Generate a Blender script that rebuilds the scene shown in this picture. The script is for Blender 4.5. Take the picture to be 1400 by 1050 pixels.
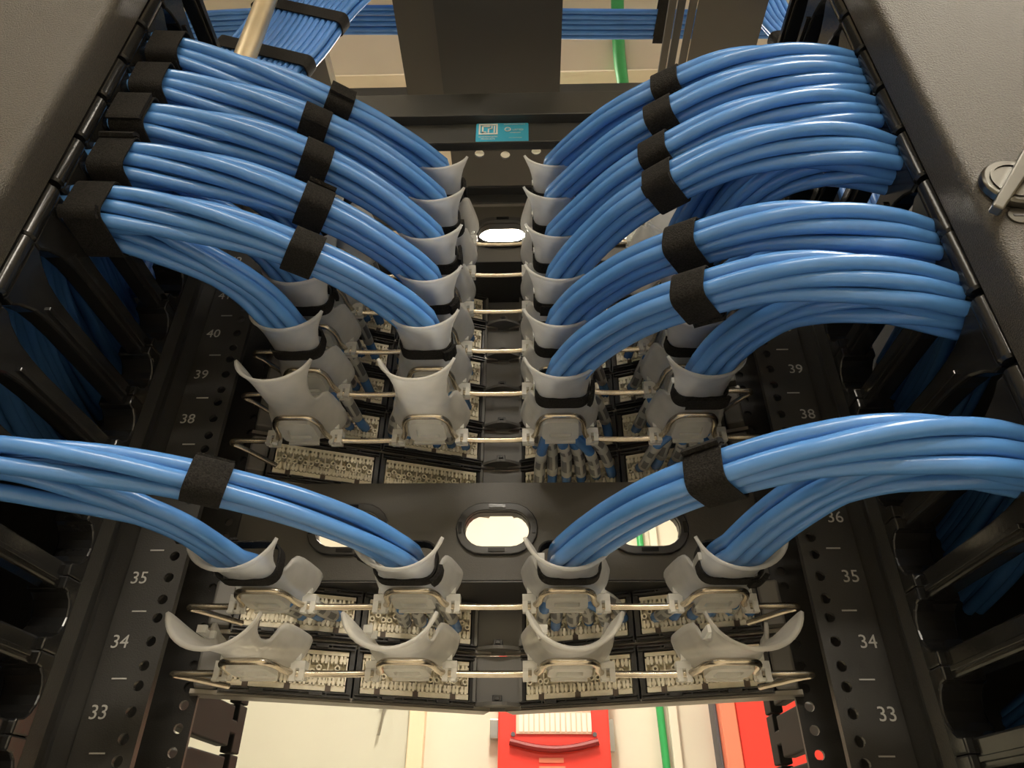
import bpy, bmesh, math, random
from mathutils import Vector, Matrix

for o in list(bpy.data.objects):
    bpy.data.objects.remove(o)
scene = bpy.context.scene
COL = scene.collection
R = math.radians
random.seed(7)

# ------------------------------------------------------------------ camera
cam_d = bpy.data.cameras.new('camera')
cam_d.sensor_width = 36.0
cam_d.sensor_fit = 'HORIZONTAL'
cam_d.lens = 962.6 * 36.0 / 1400.0
cam_d.clip_start = 0.01
cam = bpy.data.objects.new('camera', cam_d)
COL.objects.link(cam)
PITCH, YAW, ROLL = R(33.67), R(1.67), R(0.414)
fw = Vector((0, math.cos(PITCH), math.sin(PITCH)))
up = Vector((0, -math.sin(PITCH), math.cos(PITCH)))
rt = Vector((1, 0, 0))
Rz = Matrix.Rotation(YAW, 3, 'Z')
fw, up, rt = Rz @ fw, Rz @ up, Rz @ rt
rt2 = math.cos(ROLL) * rt + math.sin(ROLL) * up
up2 = -math.sin(ROLL) * rt + math.cos(ROLL) * up
M = Matrix(((rt2.x, up2.x, -fw.x), (rt2.y, up2.y, -fw.y), (rt2.z, up2.z, -fw.z)))
cam.matrix_world = Matrix.Translation((0.0286, -0.4936, 1.4096)) @ M.to_4x4()
scene.camera = cam

# ------------------------------------------------------------------ world, lights, exposure
world = bpy.data.worlds.new('world')
scene.world = world
world.use_nodes = True
bg = world.node_tree.nodes['Background']
bg.inputs[0].default_value = (1.0, 0.95, 0.85, 1)
bg.inputs[1].default_value = 0.25
vs = scene.view_settings
vs.view_transform = 'Standard'
vs.look = 'None'
vs.gamma = 1.0
vs.use_curve_mapping = False
vs.exposure = 0.55
CEIL = 3.0
# ceiling lights: centre x, y, size x, size y, emission, label
LIGHTS = [
    (-0.02, 1.10, 0.22, 0.72, 62.0, 'narrow ceiling light above the aisle beyond the rack'),
    (-1.35, 0.95, 0.30, 1.20, 8.0, 'added ceiling highlight light left of the far aisle'),  # unseen lamp added to give highlights on the cable tops
    (1.35, 0.95, 0.30, 1.20, 8.0, 'added ceiling highlight light right of the far aisle'),  # matching unseen lamp, put in for the same cable highlights
    (-0.80, -1.30, 0.30, 1.20, 8.0, 'added ceiling fill light behind the camera on the left'),  # weak front fill added out of view
    (0.90, -1.20, 0.30, 1.20, 22.0, 'ceiling light behind the camera on the right'),
    (0.10, -2.50, 1.20, 0.30, 36.0, 'added ceiling fill light near the wall behind the camera'),  # added fill, set far back so its light arrives at a low angle
]

# ------------------------------------------------------------------ helpers
def tag(o, label=None, cat=None, group=None, kind=None):
    if label: o['label'] = label
    if cat: o['category'] = cat
    if group: o['group'] = group
    if kind: o['kind'] = kind
    return o

def empty(name, loc=(0, 0, 0)):
    o = bpy.data.objects.new(name, None)
    o.empty_display_size = 0.02
    o.location = loc
    COL.objects.link(o)
    return o

class MB:
    """collects geometry; build() links it as ONE mesh object"""
    def __init__(s):
        s.v = []; s.f = []; s.m = []
    def add(s, vs_, fs, mi=0, mat=None):
        n = len(s.v)
        for p in vs_:
            p = Vector(p)
            s.v.append(mat @ p if mat is not None else p)
        for f in fs:
            s.f.append([i + n for i in f]); s.m.append(mi)
        return s
    def box(s, a, b, mi=0, mat=None):
        x0, y0, z0 = a; x1, y1, z1 = b
        vs_ = [(x0,y0,z0),(x1,y0,z0),(x1,y1,z0),(x0,y1,z0),(x0,y0,z1),(x1,y0,z1),(x1,y1,z1),(x0,y1,z1)]
        fs = [(0,3,2,1),(4,5,6,7),(0,1,5,4),(1,2,6,5),(2,3,7,6),(3,0,4,7)]
        return s.add(vs_, fs, mi, mat)
    def tube(s, pts, r, n=10, mi=0, cap=True, mi_fn=None, rs=None):
        pts = [Vector(p) for p in pts]
        N = len(pts)
        T = []
        for i in range(N):
            t = pts[min(i + 1, N - 1)] - pts[max(i - 1, 0)]
            T.append(t.normalized() if t.length > 1e-9 else Vector((0, 0, 1)))
        ref = Vector((0, 0, 1)) if abs(T[0].z) < .9 else Vector((1, 0, 0))
        u = T[0].cross(ref).normalized()
        base = len(s.v)
        for i in range(N):
            u = (u - T[i] * u.dot(T[i])).normalized()
            w = T[i].cross(u)
            rr = rs[i] if rs else r
            for k in range(n):
                a = 2 * math.pi * k / n
                s.v.append(pts[i] + (u * math.cos(a) + w * math.sin(a)) * rr)
        for i in range(N - 1):
            for k in range(n):
                k2 = (k + 1) % n
                s.f.append([base + i*n + k, base + i*n + k2, base + (i+1)*n + k2, base + (i+1)*n + k])
                s.m.append(mi_fn(i, k) if mi_fn else mi)
        if cap:
            s.f.append([base + k for k in range(n)][::-1]); s.m.append(mi)
            s.f.append([base + (N-1)*n + k for k in range(n)]); s.m.append(mi)
        return s
    def prism(s, poly, fn, d0, d1, mi=0):
        """2d outline swept between d0 and d1; fn(a, b, d) -> point"""
        n = len(poly)
        vs_ = [fn(a, b, d0) for a, b in poly] + [fn(a, b, d1) for a, b in poly]
        fs = [tuple(range(n))[::-1], tuple(range(n, 2*n))]
        for i in range(n):
            j = (i + 1) % n
            fs.append((i, j, n + j, n + i))
        return s.add(vs_, fs, mi)
    def ring(s, outer, inner, fn, d0, d1, mi=0):
        """closed band between two outlines of equal length, extruded"""
        n = len(outer)
        vs_ = [fn(a, b, d0) for a, b in outer] + [fn(a, b, d0) for a, b in inner] + \
              [fn(a, b, d1) for a, b in outer] + [fn(a, b, d1) for a, b in inner]
        fs = []
        for i in range(n):
            j = (i + 1) % n
            fs += [(i, j, n+j, n+i), (2*n+i, 3*n+i, 3*n+j, 2*n+j), (i, 2*n+i, 2*n+j, j), (n+i, n+j, 3*n+j, 3*n+i)]
        return s.add(vs_, fs, mi)
    def mesh(s, name, mats, smooth=False):
        me = bpy.data.meshes.new(name)
        me.from_pydata([tuple(p) for p in s.v], [], s.f)
        for m in (mats if isinstance(mats, (list, tuple)) else [mats]):
            me.materials.append(m)
        me.polygons.foreach_set('material_index', s.m)
        bm = bmesh.new(); bm.from_mesh(me)
        bmesh.ops.recalc_face_normals(bm, faces=bm.faces)
        bm.to_mesh(me); bm.free()
        if smooth:
            me.polygons.foreach_set('use_smooth', [True] * len(me.polygons))
            if smooth == 'auto':
                me.set_sharp_from_angle(angle=R(38))
        me.update()
        return me
    def build(s, name, mats, parent=None, smooth=False, bevel=0):
        return link(name, s.mesh(name, mats, smooth), parent, bevel=bevel)

def link(name, me, parent=None, loc=None, rot=None, bevel=0):
    o = bpy.data.objects.new(name, me)
    COL.objects.link(o)
    if parent: o.parent = parent
    if loc is not None: o.location = loc
    if rot is not None: o.rotation_euler = rot
    if bevel:
        b = o.modifiers.new('bevel', 'BEVEL'); b.width = bevel; b.segments = 2; b.limit_method = 'ANGLE'; b.angle_limit = R(40)
    return o

def catmull(P, per=8):
    P = [Vector(p) for p in P]
    out = []
    n = len(P)
    for i in range(n - 1):
        p0 = P[i-1] if i > 0 else P[0] * 2 - P[1]
        p1, p2 = P[i], P[i+1]
        p3 = P[i+2] if i + 2 < n else P[-1] * 2 - P[-2]
        # centripetal-ish tangents
        d1 = max((p2 - p1).length, 1e-6); d0 = max((p1 - p0).length, 1e-6); d2 = max((p3 - p2).length, 1e-6)
        a, b_, c = math.sqrt(d0), math.sqrt(d1), math.sqrt(d2)
        m1 = ((p1 - p0) / a - (p2 - p0) / (a + b_) + (p2 - p1) / b_) * b_
        m2 = ((p2 - p1) / b_ - (p3 - p1) / (b_ + c) + (p3 - p2) / c) * b_
        for k in range(per):
            t = k / per
            h00 = 2*t**3 - 3*t**2 + 1; h10 = t**3 - 2*t**2 + t; h01 = -2*t**3 + 3*t**2; h11 = t**3 - t**2
            out.append(p1*h00 + m1*h10 + p2*h01 + m2*h11)
    out.append(P[-1].copy())
    return out

def round_poly(pts, r, seg=4):
    """rounds the corners of a 2d polygon"""
    out = []
    n = len(pts)
    for i in range(n):
        p = Vector(pts[i]); a = Vector(pts[i-1]); b = Vector(pts[(i+1) % n])
        ri = r[i] if isinstance(r, (list, tuple)) else r
        if ri <= 0:
            out.append(tuple(p)); continue
        da = (a - p); db = (b - p)
        ra = min(ri, da.length * .49, db.length * .49)
        p1 = p + da.normalized() * ra; p2 = p + db.normalized() * ra
        for k in range(seg + 1):
            t = k / seg
            q = p1 * (1-t)**2 + p * 2*t*(1-t) + p2 * t*t
            out.append((q.x, q.y))
    return out

def stadium(w, h, n=12):
    """oval outline, half sizes w x h with round ends"""
    pts = []
    for k in range(n + 1):
        a = -math.pi/2 + math.pi * k / n
        pts.append((w - h + h*math.cos(a), h*math.sin(a)))
    for k in range(n + 1):
        a = math.pi/2 + math.pi * k / n
        pts.append((-(w - h) + h*math.cos(a), h*math.sin(a)))
    return pts

XZ = lambda y0=0: (lambda a, b, d: (a, y0 + d, b))
YZ = lambda x0=0: (lambda a, b, d: (x0 + d, a, b))
XY = lambda z0=0: (lambda a, b, d: (a, b, z0 + d))

# ------------------------------------------------------------------ materials
def mat(name, color, rough=.5, metal=0., noise=None, bump=None, spec=.5, coat=0., emit=None):
    m = bpy.data.materials.new(name)
    m.use_nodes = True
    nt = m.node_tree
    b = nt.nodes['Principled BSDF']
    b.inputs['Base Color'].default_value = (*color, 1)
    b.inputs['Roughness'].default_value = rough
    b.inputs['Metallic'].default_value = metal
    b.inputs['Specular IOR Level'].default_value = spec
    if coat:
        b.inputs['Coat Weight'].default_value = coat
        b.inputs['Coat Roughness'].default_value = .25
    tc = None
    if noise or bump:
        tc = nt.nodes.new('ShaderNodeTexCoord')
    if noise:
        sc, amt = noise
        t = nt.nodes.new('ShaderNodeTexNoise'); t.inputs['Scale'].default_value = sc; t.inputs['Detail'].default_value = 4
        nt.links.new(tc.outputs['Object'], t.inputs['Vector'])
        r_ = nt.nodes.new('ShaderNodeValToRGB')
        r_.color_ramp.elements[0].position = .3; r_.color_ramp.elements[1].position = .7
        r_.color_ramp.elements[0].color = (*[c * (1 - amt) for c in color], 1)
        r_.color_ramp.elements[1].color = (*[min(1, c * (1 + amt)) for c in color], 1)
        nt.links.new(t.outputs['Fac'], r_.inputs['Fac'])
        nt.links.new(r_.outputs['Color'], b.inputs['Base Color'])
    if bump:
        sc, st = bump
        t = nt.nodes.new('ShaderNodeTexNoise'); t.inputs['Scale'].default_value = sc; t.inputs['Detail'].default_value = 3
        nt.links.new(tc.outputs['Object'], t.inputs['Vector'])
        bp = nt.nodes.new('ShaderNodeBump'); bp.inputs['Strength'].default_value = st; bp.inputs['Distance'].default_value = .001
        nt.links.new(t.outputs['Fac'], bp.inputs['Height'])
        nt.links.new(bp.outputs['Normal'], b.inputs['Normal'])
    if emit:
        b.inputs['Emission Color'].default_value = (*emit[0], 1)
        b.inputs['Emission Strength'].default_value = emit[1]
    return m

def frosted(name, color, clear):
    m = bpy.data.materials.new(name)
    m.use_nodes = True
    nt = m.node_tree
    b = nt.nodes['Principled BSDF']; out = nt.nodes['Material Output']
    b.inputs['Base Color'].default_value = (*color, 1)
    b.inputs['Roughness'].default_value = .24
    tl = nt.nodes.new('ShaderNodeBsdfTranslucent'); tl.inputs[0].default_value = (*color, 1)
    tr = nt.nodes.new('ShaderNodeBsdfTransparent'); tr.inputs[0].default_value = (.96, .96, .95, 1)
    m1 = nt.nodes.new('ShaderNodeMixShader'); m1.inputs[0].default_value = .45
    m2 = nt.nodes.new('ShaderNodeMixShader'); m2.inputs[0].default_value = clear
    tc = nt.nodes.new('ShaderNodeTexCoord')
    ns = nt.nodes.new('ShaderNodeTexNoise'); ns.inputs['Scale'].default_value = 60
    nt.links.new(tc.outputs['Object'], ns.inputs['Vector'])
    mr = nt.nodes.new('ShaderNodeMapRange')
    mr.inputs[3].default_value = clear - .1; mr.inputs[4].default_value = clear + .1
    nt.links.new(ns.outputs['Fac'], mr.inputs[0])
    nt.links.new(mr.outputs[0], m2.inputs[0])
    nt.links.new(b.outputs[0], m1.inputs[1]); nt.links.new(tl.outputs[0], m1.inputs[2])
    nt.links.new(m1.outputs[0], m2.inputs[1]); nt.links.new(tr.outputs[0], m2.inputs[2])
    nt.links.new(m2.outputs[0], out.inputs['Surface'])
    return m

M_rack = mat('black powder coat', (.034, .033, .031), .42, noise=(40, .12), bump=(900, .25))
M_rack2 = mat('dark grey powder coat', (.045, .045, .043), .4, bump=(900, .2))
M_finger = mat('black moulded plastic', (.014, .014, .014), .16, bump=(300, .05), spec=.4)
M_door = mat('textured bronze grey powder coat', (.044, .038, .029), .40, noise=(1300, .75), bump=(1200, 1.0), metal=.0)
M_chrome = mat('satin metal', (.45, .44, .41), .28, 1.)
M_bar = mat('zinc plated rod', (.62, .55, .44), .26, 1., noise=(120, .15))
M_white = mat('white print', (.75, .75, .72), .6)
M_number = mat('grey rail print', (.42, .42, .40), .6)
M_ink = mat('label ink', (.09, .09, .10), .6)
M_blue = mat('blue cable jacket', (.080, .232, .56), .23, noise=(25, .10), spec=.55)
M_bluefar = mat('blue overhead cable jacket', (.05, .18, .50), .45, noise=(25, .15))
M_velcro = mat('black hook and loop fabric', (.016, .015, .014), .95, noise=(900, .6), bump=(1200, 1.0), spec=.2)
M_sleeve = mat('cable label sleeve', (.50, .50, .46), .4)
M_print = mat('faded sleeve print', (.16, .16, .16), .5)
M_ivory = mat('ivory terminal plastic', (.86, .79, .62), .5, noise=(200, .06))
M_panel = mat('dark patch panel plastic', (.035, .034, .033), .38, bump=(500, .1))
M_panelgrey = mat('grey panel plastic', (.13, .125, .115), .45)
M_lip = mat('panel edge', (.28, .26, .23), .4, metal=.6)
M_plate = mat('charcoal sheet steel', (.080, .074, .064), .45, bump=(800, .12))
M_saddle = frosted('frosted clear plastic', (.88, .87, .83), .50)
M_clip = frosted('clear plastic', (.95, .95, .92), .42)
M_wall = mat('cream painted wall', (.72, .67, .55), .7, noise=(3, .04))
M_door2 = mat('pale grey green door', (.58, .57, .47), .55, noise=(2, .05))
M_ceil = mat('ceiling tile', (.66, .60, .49), .8, noise=(6, .04))
M_floor = mat('pale vinyl floor', (.55, .52, .46), .35, noise=(4, .06))
M_red = mat('red enamel', (.80, .045, .03), .38)
M_redlight = mat('faded red enamel', (.80, .22, .13), .4)
M_green = mat('green insulation', (.03, .36, .10), .4)
M_pipe = mat('galvanised conduit', (.70, .60, .42), .35, .85, noise=(15, .15))
M_sticker = mat('blue sticker', (.05, .42, .66), .45)
M_latch = mat('burnished latch metal', (.13, .127, .115), .30, 1.)
M_matte = mat('matte black plastic', (.012, .012, .012), .6, spec=.2)
M_screw = mat('screw head', (.30, .29, .27), .35, .9)

# ------------------------------------------------------------------ room
RX, RY0, RY1 = 2.6, -3.4, 2.2
def struct(name, a, b, m):
    return tag(MB().box(a, b).build(name, m), kind='structure')
tag(struct('floor', (-RX, RY0, -.05), (RX, RY1, 0), M_floor), 'pale vinyl floor of the equipment room', 'floor')
tag(struct('ceiling', (-RX, RY0, CEIL), (RX, RY1, CEIL + .05), M_ceil), 'cream ceiling above the cable trays', 'ceiling')
tag(struct('wall_back', (-RX, RY1, 0), (RX, RY1 + .1, CEIL), M_wall), 'cream painted wall beyond the rack', 'wall')
tag(struct('wall_front', (-RX, RY0 - .1, 0), (RX, RY0, CEIL), M_wall), 'cream wall behind the camera', 'wall')
tag(struct('wall_left', (-RX - .1, RY0, 0), (-RX, RY1, CEIL), M_wall), 'cream wall on the left side', 'wall')
tag(struct('wall_right', (RX, RY0, 0), (RX + .1, RY1, CEIL), M_wall), 'cream wall on the right side', 'wall')
for (x, y, sx, sy, pw, lab) in LIGHTS:
    e = empty('ceiling_light', (x, y, CEIL))
    tag(e, lab, 'light', 'ceiling lights')
    o_ = [(-sx/2-.02, -sy/2-.02), (sx/2+.02, -sy/2-.02), (sx/2+.02, sy/2+.02), (-sx/2-.02, sy/2+.02)]
    i_ = [(-sx/2, -sy/2), (sx/2, -sy/2), (sx/2, sy/2), (-sx/2, sy/2)]
    MB().ring(o_, i_, XY(), -.045, -.001).build('light_frame', M_white, e)
    MB().box((-sx/2, -sy/2, -.036), (sx/2, sy/2, -.030)).build('diffuser', mat('lit diffuser', (.9, .9, .9), .5, emit=((1.0, .91, .77), pw)), e)

# things on the far wall
WY = RY1
d = empty('door_1', (-.74, WY, 0)); tag(d, 'pale grey green door in the far wall', 'door', kind='structure')
MB().box((-.52, -.03, 0), (.345, -.001, 2.25)).build('door_leaf', M_door2, d, bevel=.003)
MB().box((.345, -.05, 0), (.40, -.001, 2.30)).build('door_frame', mat('door frame paint', (.80, .66, .46), .5), d, bevel=.004)
kb = MB(); kb.tube([(.26, -.03, 1.85), (.26, -.055, 1.85)], .014, 12)
kb.tube([(.26, -.05, 1.85), (.255, -.06, 1.79), (.245, -.05, 1.74)], .005, 8)
kb.build('coat_hook', M_chrome, d, smooth='auto')
fp = empty('fire_alarm_panel', (.10, WY, 1.392)); tag(fp, 'red wall cabinet with slatted white window, centre below the panels', 'alarm panel')
MB().box((-.185, -.11, 0), (.185, -.001, .70)).build('housing', M_red, fp, bevel=.006)
w = MB().box((-.125, -.118, .345), (.125, -.111, .56)).build('window', mat('pale window plastic', (.85, .55, .42), .35), fp, bevel=.002)
for j in range(2):
    for i in range(14):
        x = -.115 + i * .0175
        MB().box((x, -.122, .352 + j*.065), (x + .0125, -.118, .408 + j*.065)).build('slat', mat('slat white', (.88, .75, .64), .4) if (i, j) == (0, 0) else bpy.data.materials['slat white'], w)
hp = [( -.145 + .29 * t/12., -.125 - .0 , .322 - .022 * math.sin(math.pi * t / 12.)) for t in range(13)]
MB().tube(hp, .011, 8).build('handle_recess', mat('dark red recess shade', (.22, .008, .007), .5), fp, smooth='auto')  # dark red bar paints the shade of the recessed grip
for sx in (-1, 1):
    MB().tube([(sx*.135, -.11, .345), (sx*.135, -.116, .345)], .007, 10).build('screw', M_ink, fp)
MB().box((-.05, -.113, .262), (.03, -.110, .276)).build('caption_plate', M_redlight, fp)
MB().box((-.05, -.113, .236), (.035, -.110, .252)).build('caption_plate', M_redlight, fp)
MB().box((.065, -.114, .13), (.17, -.110, .232)).build('white_notice', M_white, fp, bevel=.004)
MB().box((.187, -.06, .30), (.205, -.02, .40)).build('hinge', M_chrome, fp, bevel=.002)
MB().box((-.215, -.05, .34), (-.187, -.01, .40)).build('hinge', M_chrome, fp, bevel=.002)
rc = empty('red_cabinet', (.80, WY, 1.38)); tag(rc, 'tall red wall cabinet with pink door edge at the lower right', 'cabinet')
MB().box((-.10, -.15, 0), (.28, -.001, .62)).build('body', M_red, rc, bevel=.005)
MB().box((-.155, -.16, .0), (-.102, -.03, .62)).build('door_edge', M_redlight, rc, bevel=.006)
MB().box((-.166, -.12, .18), (-.157, -.05, .50)).build('latch_strip', M_ink, rc, bevel=.001)
for z in (.14, .53):
    MB().tube([(-.16, -.10, z-.03), (-.16, -.10, z+.03)], .012, 10).build('hinge', M_chrome, rc, smooth='auto')
gp = catmull([(.20, .15, 2.826), (.225, .36, 2.826), (.25, .48, 2.826), (.36, 1.3, 2.83), (.44, 2.0, 2.84), (.455, 2.165, 2.88), (.46, 2.175, 2.5), (.47, 2.175, 1.9), (.485, 2.175, 1.2)], 6)
tag(MB().tube(gp, .013, 10).build('ground_wire', M_green, smooth=True), 'green wire running along the ceiling and down the far wall', 'wire')
tag(MB().box((.50, WY - .03, 0), (.53, WY - .001, CEIL - .01)).build('wall_raceway', M_wall, bevel=.004), 'narrow cream raceway beside the green wire', 'raceway')
tag(MB().box((-1.6, .30, CEIL - .16), (1.6, .42, CEIL - .001)).build('ceiling_beam', M_ceil, bevel=.006), 'cream boxed beam across the ceiling behind the trays', 'beam')

# ------------------------------------------------------------------ rack
U = .04445
Z0 = .04
def Zb(k): return 1.5083 + .04433 * k - (.004 if k == 9 else 0)            # support bar height of row k
def Zp(k): return Z0 + (33 + k) * U              # lower edge of the panel of row k

rack = empty('equipment_rack', (0, 0, 0))
tag(rack, 'black two-post rack frame with numbered rails and a top crossbar', 'rack')

def holed_strip(x0, x1, xh, y, z0, z1, zs, r, th):
    """vertical sheet in the XZ plane with round holes at (xh, z)"""
    mb = MB()
    zs = sorted(z for z in zs if z0 + r < z < z1 - r)
    edges = [z0] + [(a + b) / 2 for a, b in zip(zs[:-1], zs[1:])] + [z1]
    n = 12
    for i, z in enumerate(zs):
        za, zc = edges[i], edges[i+1]
        outer = []; inner = []
        for k in range(n):
            a = 2*math.pi*k/n + math.pi/4
            c, s_ = math.cos(a), math.sin(a)
            inner.append((xh + r*c, z + r*s_))
            cs = [(x1, zc), (x0, zc), (x0, za), (x1, za)]
            q0, q1, t = cs[k // 3], cs[(k // 3 + 1) % 4], (k % 3) / 3
            outer.append((q0[0] + (q1[0] - q0[0])*t, q0[1] + (q1[1] - q0[1])*t))
        mb.ring(outer, inner, XZ(y), 0, th)
    return mb

def text_mesh(txt, size, m, shear=0.):
    cu = bpy.data.curves.new('t', 'FONT')
    cu.body = txt; cu.size = size; cu.align_x = 'CENTER'; cu.align_y = 'CENTER'; cu.shear = shear
    cu.resolution_u = 3
    cu.extrude = .0001
    ob = bpy.data.objects.new('t', cu)
    COL.objects.link(ob)
    dg = bpy.context.evaluated_depsgraph_get()
    me = bpy.data.meshes.new_from_object(ob.evaluated_get(dg))
    bpy.data.objects.remove(ob)
    me.materials.clear(); me.materials.append(m)
    return me

ZT = Z0 + 45 * U + .012
hole_z = [Z0 + u*U + o for u in range(24, 45) for o in (.00635, .022225, .0381)]
for s in (-1, 1):
    x0, x1 = sorted((s*.2235, s*.264))
    zlo = Z0 + 24*U
    post = MB()
    post.box((min(s*.2610, s*.264), .003, 0), (max(s*.2610, s*.264), .0735, ZT))           # web
    post.box((x0, 0, 0), (x1, .003, zlo)); post.box((x0, .0735, 0), (x1, .0765, zlo))
    po = post.build('post', M_rack, rack)
    rear = holed_strip(x0, x1, s*.2325, 0, zlo, ZT, hole_z, .0036, .003)
    rear.box((min(s*.2235, s*.2265), .003, zlo), (max(s*.2235, s*.2265), .0055, ZT))        # rolled inner edge
    rear.build('rear_flange', M_rack, po)
    holed_strip(x0, x1, s*.2325, .0735, zlo, ZT, hole_z, .0036, .003).build('front_flange', M_rack, po)
    for u in range(31, 46):
        me = text_mesh(str(u), .0125, M_number)
        link('unit_number', me, po, (s*.2535, -.0006, Z0 + (u-1)*U + .0215), (R(90), 0, 0))
        MB().box((s*.2466-.005, -.0006, Z0 + u*U - .0024), (s*.2466+.005, -.0001, Z0 + u*U - .0015)).build('unit_mark', M_number, po)
# top crossbar: folded channel with two visible faces
cb = MB()
cb.box((-.264, -.012, 2.088), (.264, .010, 2.128))
cb.box((-.264, -.001, 2.0525), (.264, .008, 2.0875))
cb.box((-.264, -.0035, 2.0522), (.264, -.001, 2.0540))
cbo = cb.build('top_crossbar', M_rack2, rack, bevel=.0015)
cb2 = MB().box((-.264, .0765, 2.045), (.264, .0795, 2.06)).box((-.264, .066, 2.0601), (.264, .082, 2.0640))
cb2.build('front_crossbar', M_rack2, rack, bevel=.001)
# blue sticker
st = MB().prism(round_poly([(-.0275, 2.0545), (.0305, 2.0545), (.0305, 2.0865), (-.0275, 2.0865)], .002), XZ(), -.0022, -.0012).build('sticker', M_sticker, rack)
lg = MB()
def bar2(a, b, c_, d_): lg.box((a, -.0030, b), (c_, -.0023, d_))
X_, Z_ = -.0245, 2.0665
w_ = .0018
for (a, b, c_, d_) in [(0, 0, .021, .002), (0, .016, .021, .018), (0, .002, .0018, .016), (.0192, .002, .021, .016),
                       (.0035, .0032, .0052, .0148), (.0035, .0132, .0125, .0148), (.0035, .0032, .0085, .0048),
                       (.0100, .0032, .0116, .0105), (.0100, .0090, .0150, .0105), (.0138, .0090, .0152, .0148), (.0165, .0032, .0180, .0148)]:
    bar2(X_ + a, Z_ + b, X_ + c_, Z_ + d_)
lg.build('logo', M_white, st)
for txt, sz, x, z in (('CHATSWORTH', .0030, -.0140, 2.0628), ('PRODUCTS', .0030, -.0140, 2.0592), ('COMMUNICATIONS', .0026, .0150, 2.0840),
                      ('us LISTED', .0040, .0165, 2.0745), ('ACCESSORY', .0022, .0160, 2.0695), ('www.chatsworth.com', .0016, .0160, 2.0610)):
    link('sticker_text', text_mesh(txt, sz, M_white), st, (x, -.0024, z), (R(90), 0, 0))
MB().ring([(.0075 + .0036*math.cos(a*.5236), 2.0750 + .0036*math.sin(a*.5236)) for a in range(12)],
          [(.0075 + .0028*math.cos(a*.5236), 2.0750 + .0028*math.sin(a*.5236)) for a in range(12)], XZ(), -.0030, -.0023).build('sticker_mark', M_white, st)

# ------------------------------------------------------------------ vertical cable managers
def finger_outline(pitch_up, pitch_dn, y_root, y_tip, arm, taper=0.):
    """side outline (y, z) of one finger: arm, flared T end; z = 0 at the arm centre"""
    h = arm / 2
    sgn = 1 if y_tip > y_root else -1
    L = abs(y_tip - y_root)
    P = []
    top = pitch_up - .0022
    bot = -(pitch_dn - .0022)
    def Y(t): return y_root + sgn * t
    P.append((Y(-.004), h)); 
    for t, z in ((L*.60, h), (L*.72, h + .001), (L*.82, h + (top-h)*.25), (L*.90, h + (top-h)*.62), (L*.95, top)):
        P.append((Y(t), z))
    P.append((Y(L), top)); P.append((Y(L), bot))
    for t, z in ((L*.95, bot), (L*.90, -h + (bot+h)*.62), (L*.82, -h + (bot+h)*.25), (L*.72, -h - .001), (L*.60, -h)):
        P.append((Y(t), z))
    P.append((Y(-.004), -h))
    return P

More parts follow.
